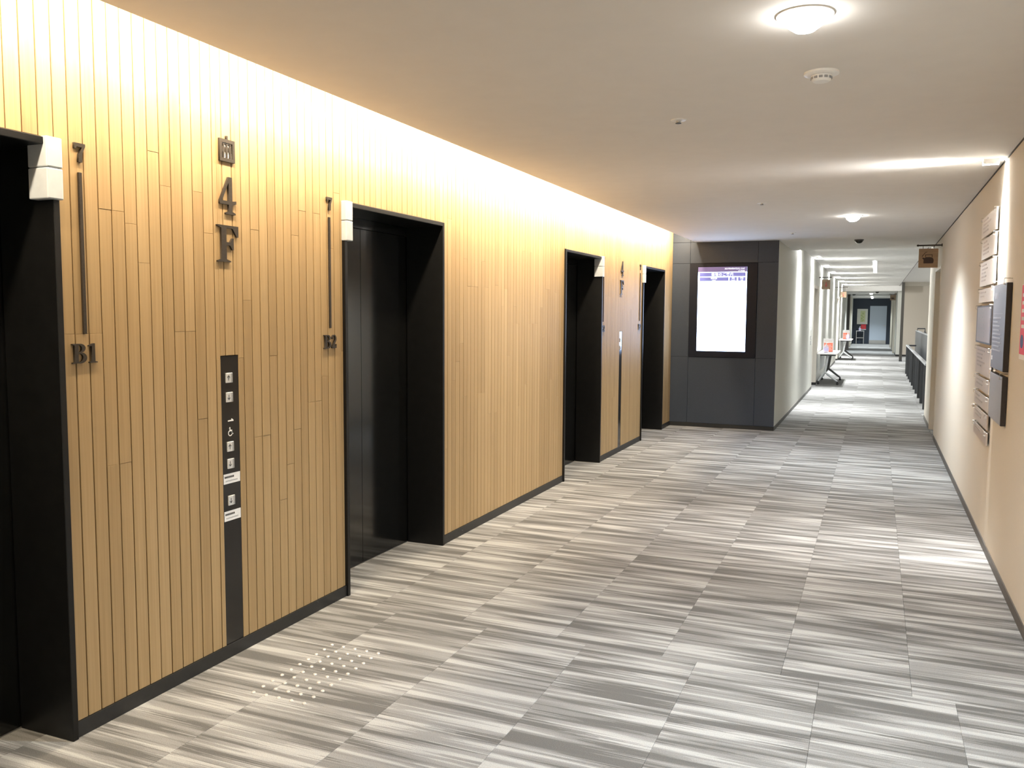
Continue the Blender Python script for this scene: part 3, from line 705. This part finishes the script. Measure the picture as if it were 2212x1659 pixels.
for k in range(7):
    y = 14.72 + 3.07 * k
    t = tag(empty('slot_washer', (-1.06, y, 2.6)), 'louvred washer lamp in the corridor ceiling slot, %s from the lobby' % WORD[k], 'light', 'washer lamps along the left corridor wall')
    boxes('housing', [(-1.13, -1.0, y - .17, y - .16, 2.585, 2.604), (-1.13, -1.0, y + .16, y + .17, 2.585, 2.604), (-1.13, -1.125, y - .16, y + .16, 2.585, 2.604), (-1.005, -1.0, y - .16, y + .16, 2.585, 2.604)], M_WHITE, t)
    box('lens', -1.124, -1.006, y - .15, y + .15, 2.594, 2.603, M_LENS2, t)
    for q in (-.08, 0, .08): box('louvre', -1.124, -1.006, y + q - .006, y + q + .006, 2.586, 2.593, M_TDARK, t)
    fan_light('lamp', (-1.055, y, 2.555), P_SLOT, (.97, .99, 1.0), .50, .8, 1.6, t)

# ------------------------------------------------------------------ corridor walls
O1, O2, OZ = (18.45, 19.6), (29.5, 30.66), 2.08
wcl = boxes('wall_corridor_left', [(XC - .2, XC, YD + .02, O1[0], 0, 2.62), (XC - .2, XC, O1[0], O1[1], OZ, 2.62), (XC - .2, XC, O1[1], O2[0], 0, 2.62), (XC - .2, XC, O2[0], O2[1], OZ, 2.62), (XC - .2, XC, O2[1], YE, 0, 2.62)], M_WALLC)
tag(wcl, 'grey papered left wall of the corridor lit by vertical streaks', 'wall', kind='structure')
tag(boxes('baseboard_corridor_left', [(XC, XC + .006, YD + .02, O1[0], 0, .055), (XC, XC + .006, O1[1] + .08, O2[0], 0, .055), (XC, XC + .006, O2[1] + .08, YE, 0, .055)], M_BASEG), 'grey skirting of the left corridor wall', 'baseboard', kind='structure')
for i, (a, b) in enumerate((O1, O2)):
    d = tag(empty('door_%d' % (6 + i), (XC - .1, (a + b) / 2, 0)), ['pale doorway before the nearer folding table', 'pale doorway before the farther folding table'][i], 'door', kind='structure')
    box('leaf', XC - .16, XC - .12, a + .03, b - .03, .008, OZ - .03, M_DOORC, d, .002)
    box('jamb', XC - .16, XC + .022, b - .03, b + .05, .055, OZ + .03, M_FRAMEC, d, .002)
    box('jamb', XC - .16, XC + .003, a - .002, a + .03, .055, OZ + .03, M_FRAMEC, d, .002)
    box('head', XC - .16, XC + .003, a + .03, b - .03, OZ - .03, OZ + .03, M_FRAMEC, d, .002)
    box('plinth', XC - .16, XC + .024, b - .03, b + .052, 0, .055, M_BASE, d)
tag(boxes('wall_corridor_right', [(XR, XR + .2, 34.8, YE, 0, 2.62)], M_WALLC), 'grey papered right wall at the far end of the corridor', 'wall', kind='structure')
tag(boxes('baseboard_corridor_right', [(XR - .006, XR, 34.8, YE, 0, .055), (XR, 4.0, 34.794, 34.8, 0, .07)], M_BASE), 'dark skirting of the far right wall and stairwell wall', 'baseboard', kind='structure')
tag(box('wall_atrium', XR + .2, 4.2, 34.8, 35.0, 0, 2.78, M_WALLA), 'beige wall behind the stairwell', 'wall', kind='structure')
tag(boxes('wall_atrium_side', [(4.0, 4.2, 13.4, 34.8, 0, 2.78), (XR + .14, 4.2, 13.5, 13.7, 0, 2.78)], M_WALLA), 'beige outer wall of the stairwell', 'wall', kind='structure')
tag(box('trim_3', XR + .2, 4.0, 34.74, 34.8, 2.58, 2.72, M_FRAMEC), 'pale beam along the top of the stairwell wall', 'trim', kind='structure')
tag(boxes('wall_back', [(-3.0, XR + .14, YB - .2, YB, 0, 2.8)], M_WALLC), 'wall closing the lobby behind the camera', 'wall', kind='structure')
# end wall with pale door
we = tag(boxes('wall_end', [(XC - .2, XR + .2, YE, YE + .2, 0, 2.42)], M_DARKP), 'charcoal wall closing the corridor', 'wall', kind='structure')
d = tag(empty('door_8', (.07, YE, 0)), 'pale blue door in the charcoal end wall', 'door', kind='structure')
box('leaf', -.335, .480, YE - .03, YE, .005, 2.0, M_DOORB, d, .002)
box('kick_plate', -.335, .480, YE - .033, YE - .03, .005, .20, M_STEEL, d)
tube('handle', [(.43, YE - .03, .97), (.43, YE - .075, .97), (.33, YE - .075, .97)], .012, M_STEEL, d)
# pilasters far down
tag(box('trim_4', XC - .0, -1.075, 39.8, 40.1, 0, ZC3, M_DCOL), 'dark pier on the left wall near the corridor end', 'trim', kind='structure')
tag(boxes('trim_5', [(XC, -1.10, 44.0, 44.15, 0, ZC3), (.60, XR, 44.0, 44.15, 0, ZC3), (.62, XR, 37.6, 37.75, 0, ZC3), (.62, XR, 40.8, 40.95, 0, ZC3)], M_FRAMEC), 'pale door frames along the far corridor walls', 'trim', kind='structure')
for i, (y, w_) in enumerate(((38.2, .9), (41.6, .9))):
    d = tag(empty('door_%d' % (9 + i), (XR, y, 0)), ['grey door on the far right wall below the last hanging sign', 'grey door on the far right wall near the end'][i], 'door', kind='structure')
    box('leaf', XR - .012, XR, y, y + w_, .005, 2.05, M_DOORC, d, .002); box('frame', XR - .016, XR, y - .06, y - .004, 0, 2.1, M_TDARK, d)
# far lamps
for k, (y, lab) in enumerate(((38.2, 'small bright downlight on the far low ceiling, nearest of three'), (44.0, 'small bright downlight on the far low ceiling, middle of three'), (47.5, 'small bright downlight closest to the end wall'))):
    downlight(-.24, y, ZC3, P_FAR * (1.0, 1.1, .8)[k], lab, .06, 120)

# ceiling strip in the corridor
t = tag(empty('ceiling_strip', (-.07, 20, ZC2)), 'long narrow white strip set in the corridor ceiling', 'light')
box('frame', -.125, -.025, 18.7, 23.9, ZC2 - .006, ZC2, M_WHITE, t); box('diffuser', -.115, -.035, 18.75, 23.85, ZC2 - .009, ZC2 - .006, M_STRIP, t)
bm = bmesh.new(); bm_lathe(bm, (-.075, 18.62, ZC2), [(.018, 0), (.018, -.010), (.010, -.016), (0, -.017)], 14); finish('lens', bm, M_LENS2, t, True)
fan_light('lamp', (-.075, 18.62, ZC2 - .02), .8, (.55, .72, 1.0), .10, 1.0, .1, t)
# added lamps, kept out of view, to brighten the stairwell
for k, y in enumerate((17.5, 24.5, 31.0)):
    downlight(2.9, y, 2.72, P_ATR, 'added unseen lamp over the stairwell, %s from the lobby' % WORD[k], .07, 160)

# ------------------------------------------------------------------ stair railing, parapet, column
t = tag(empty('fin_railing', (.77, 19.5, 0)), 'low railing of charcoal upright fins with a grey cap along the stairwell', 'railing')
ys = [15.25 + 1.02 * i for i in range(10)]
for y in ys: box('fin', .728, .80, y - .012, y + .012, 0, .705, M_CHAR, t, .002)
box('handrail', .735, .795, 15.2, 24.9, .705, .74, M_CAP, t, .006)
box('infill_panel', .792, .797, 15.25, 24.6, .0, .70, M_CHAR, t)
box('return_rail', .795, .98, 24.84, 24.9, .70, .74, M_CHAR, t, .004)
t = tag(empty('stair_parapet', (1.02, 20.5, 0)), 'taller charcoal stair parapet behind the fin railing', 'parapet')
box('panel', 1.0, 1.05, 14.6, 26.2, 0, 1.085, M_CHAR, t); box('cap', .99, 1.06, 14.6, 26.2, 1.085, 1.10, M_CAP, t, .003)
tube('rail', [(1.03, 25.9, 1.10), (1.03, 25.9, 1.15), (1.22, 25.9, 1.15), (1.22, 25.9, 1.05)], .018, M_CHAR, t)
box('rail_post', 1.19, 1.25, 25.87, 25.93, 0, 1.06, M_CHAR, t)
t = tag(empty('dark_column', (.765, 31.0, 0)), 'slim dark column standing at the corner of the stairwell', 'column')
box('shaft', .725, .810, 30.95, 31.15, .06, ZC2, M_DCOL, t, .003); box('foot', .722, .813, 30.94, 31.16, 0, .06, M_CHAR, t)

# ------------------------------------------------------------------ folding tables with notices
def bottle(x, y, z, h, lab):
    t = tag(empty('sanitizer_bottle', (x, y, z)), lab, 'bottle', 'pump bottles of hand sanitizer')
    r = h * .23
    lathe('body', (x, y, z), [(r * .9, 0), (r, .01), (r, h * .56), (r * .85, h * .64), (r * .35, h * .70), (r * .32, h * .74)], M_BOTTLE, t, 18)
    lathe('label', (x, y, z), [(r * 1.01, h * .18), (r * 1.02, h * .19), (r * 1.02, h * .46), (r * 1.01, h * .47)], M_LILAC, t, 18)
    lathe('pump', (x, y, z), [(r * .36, h * .72), (r * .36, h * .80), (r * .14, h * .81), (r * .14, h * .93)], M_WHITE, t, 12)
    box('nozzle', x - r * .2, x + r * .75, y - r * .2, y + r * .2, z + h * .93, z + h, M_WHITE, t, .002)
def notice(x0, x1, y, z, h, lab):
    t = tag(empty('notice_stand', ((x0 + x1) / 2, y, z)), lab, 'notice', 'orange and white notices on the tables')
    box('holder', x0, x1, y - .004, y + .004, z + .004, z + h, M_PAPER, t, .001)
    box('foot', x0, x1, y - .05, y + .03, z, z + .004, M_ACRYL, t)
    of = box('orange_field', x0 + .018, x1 - .018, y - .005, y - .004, z + .012, z + h * .70, M_ORANGE, t)
    for r in range(4): box('print_line', x0 + .03, x1 - .03 - .02 * (r % 2), y - .0058, y - .005, z + .05 + r * .035, z + .058 + r * .035, M_PAPER, of)
    box('heading', x0 + .03, x1 - .03, y - .005, y - .004, z + h * .80, z + h * .86, M_NOTICE, t)
def table(y0, y1, zt, x0, x1, lab):
    t = tag(empty('folding_table', ((x0 + x1) / 2, (y0 + y1) / 2, 0)), lab, 'table', 'white flip-top tables along the corridor')
    xc = (x0 + x1) / 2
    box('tabletop', x0, x1, y0, y1, zt - .024, zt, M_TABLE, t, .004, 2)
    box('modesty_panel', x0 + .05, x0 + .062, y0 + .12, y1 - .12, zt - .36, zt - .06, M_TLEG, t, .003)
    box('beam', xc - .03, xc + .03, y0 + .1, y1 - .1, zt - .085, zt - .045, M_TDARK, t, .004)
    for y in (y0 + .10, y1 - .30):
        near = y < (y0 + y1) / 2
        m_ = M_TLEG if near else M_TDARK
        lg = empty('leg', (0, 0, 0)); lg.parent = t
        box('bracket', xc - .15, xc + .17, y - .02, y + .02, zt - .055, zt - .024, M_TDARK, t, .004)
        bpy.data.objects.remove(lg)
        bm = bmesh.new()
        hub = (xc - .045, y, .275)
        bm_tube(bm, [(xc + .005, y, zt - .05), (xc - .02, y, .45), hub], .030, 8, .026)
        bm_tube(bm, [hub, (x0 + .06, y, .12), (x0 + .03, y, .075)], .025, 8, .017)
        bm_tube(bm, [hub, (x1 - .03, y, .105), (x1 + .015, y, .075)], .025, 8, .017)
        leg = finish('leg', bm, m_, t, True)
        for x in (x0 + .03, x1 + .015):
            bm = bmesh.new(); bm_lathe(bm, (0, 0, 0), [(.008, -.012), (.026, -.011), (.027, 0), (.026, .011), (.008, .012)], 14)
            for v in bm.verts: v.co = Vector((x + v.co.x, y + v.co.z * 1.3, .0275 + v.co.y))
            bm_box(bm, x - .014, x + .014, y - .018, y + .018, .045, .08)
            finish('caster', bm, M_RUBBER, leg, True)
T1, T2 = .68, .682
table(19.66, 21.5, T1, -1.150, -.745, 'nearer white folding table with silver legs by the left corridor wall')
notice(-1.073, -.855, 20.32, T1, .30, 'orange notice in a white stand on the nearer table')
bottle(-.995, 20.08, T1, .225, 'pump bottle in front of the orange notice on the nearer table')
table(30.85, 32.6, T2, -1.150, -.735, 'farther white folding table with silver legs')
notice(-1.055, -.827, 31.6, T2, .315, 'orange notice in a white stand on the farther table')
bottle(-.875, 31.3, T2, .25, 'pump bottle on the farther table at the right of its notice')
for (a, b, c, d_, lab) in ((-1.15, -.603, 19.22, 21.42, 'dark grey mat under the nearer folding table'), (-1.15, -.59, 30.72, 31.75, 'dark grey mat under the farther folding table')):
    # the mat lies under the casters, so it is cut thin
    bm = bmesh.new(); bm_box(bm, a, b, c, d_, 0.0002, .0022); tag(finish('floor_mat', bm, M_MATG), lab, 'mat', 'grey mats in the corridor')
# stand at the corridor end
t = tag(empty('side_stand', (-.777, 49.1, 0)), 'small steel stand with a thin top before the charcoal end wall', 'stand')
box('tabletop', -.975, -.580, 48.95, 49.3, .672, .690, M_TABLE, t, .003)
for x in (-.955, -.60):
    for y in (48.97, 49.28): box('leg', x - .013, x + .013, y - .013, y + .013, 0, .672, M_STEEL, t)
boxes('rung', [(-.955, -.60, 48.965, 48.985, .31, .34)], M_STEEL, t)
bottle(-.80, 49.1, .69, .24, 'small pump bottle on the steel stand at the corridor end')
t = tag(empty('wall_poster', (-.70, YE, 1.036)), 'ivory framed poster with green plant drawing on the charcoal end wall', 'poster')
box('sheet', -.96, -.44, YE - .012, YE, 1.036, 1.842, M_POSTER, t)
box('tint', -.80, -.56, YE - .0135, YE - .012, 1.15, 1.74, M_LIME, t)
for k in range(9):
    z = 1.20 + k * .052; x = -.70 + .05 * math.sin(k * 1.9)
    shape('leaf_mark', [[(-.05, 0), (0, .022), (.05, .004), (.0, -.018)]], (x, YE - .0135, z), 'F', 1, 1, .001, M_GREEN, t)
t = tag(empty('wall_notice', (-.63, YE, .739)), 'red notice with white foot below the ivory poster', 'notice')
box('sheet', -.757, -.50, YE - .01, YE, .739, 1.024, M_RED, t); box('white_foot', -.757, -.50, YE - .012, YE - .01, .739, .78, M_PAPER, t)
for r in range(3): box('print_line', -.73, -.53, YE - .0112, YE - .01, .84 + r * .05, .852 + r * .05, M_ORANGE, t)
# switches on the corridor wall
for z, lab, m_ in ((1.245, 'small white wall fitting above the switches on the left corridor wall', M_WHITE), (1.055, 'upper grey switch plate on the left corridor wall', M_BTNS), (.955, 'lower grey switch plate on the left corridor wall', M_BTNS)):
    t = tag(empty('wall_switch', (XC, 17.85, z)), lab, 'switch', 'switch plates before the first corridor door')
    box('plate', XC, XC + .008, 17.80, 17.90, z - .04, z + .04, m_, t, .002); box('rocker', XC + .008, XC + .012, 17.825, 17.875, z - .022, z + .022, M_WHITE, t, .001)

# ------------------------------------------------------------------ tactile studs and bars
bm = bmesh.new(); bm_lathe(bm, (0, 0, 0), [(.0082, 0), (.0082, .0025), (.0062, .0052), (0, .0056)], 14)
bmesh.ops.recalc_face_normals(bm, faces=bm.faces[:])
sme = bpy.data.meshes.new('tactile_stud'); bm.to_mesh(sme); bm.free(); sme.materials.append(M_STUD)
ORD = ['nearest', 'second', 'third', 'fourth', 'fifth', 'sixth', 'seventh', 'eighth', 'ninth', 'farthest']
COLW = ['leftmost, by the wall', 'second from the wall', 'middle', 'fourth from the wall', 'rightmost']
for r in range(10):
    for c in range(5):
        o = bpy.data.objects.new('tactile_stud', sme); C.objects.link(o)
        o.location = (-2.212 + .0605 * c, 2.637 + .0593 * r, 0)
        tag(o, 'round steel tactile stud on the carpet, %s row, %s' % (ORD[r], COLW[c]), 'stud', 'tactile studs below the first call strip')
for s, (y0, x0) in enumerate(((17.30, -.86), (28.1, -.84))):
    for c in range(5):
        x = x0 + .065 * c
        bm = bmesh.new(); bm_box(bm, x - .014, x + .014, y0, y0 + .56, 0, .006, .003)
        tag(finish('tactile_bar', bm, M_STUD), 'steel tactile bar on the carpet %s, %s' % (['before the nearer folding table', 'before the farther folding table'][s], COLW[c]), 'bar', 'tactile bars in the corridor')
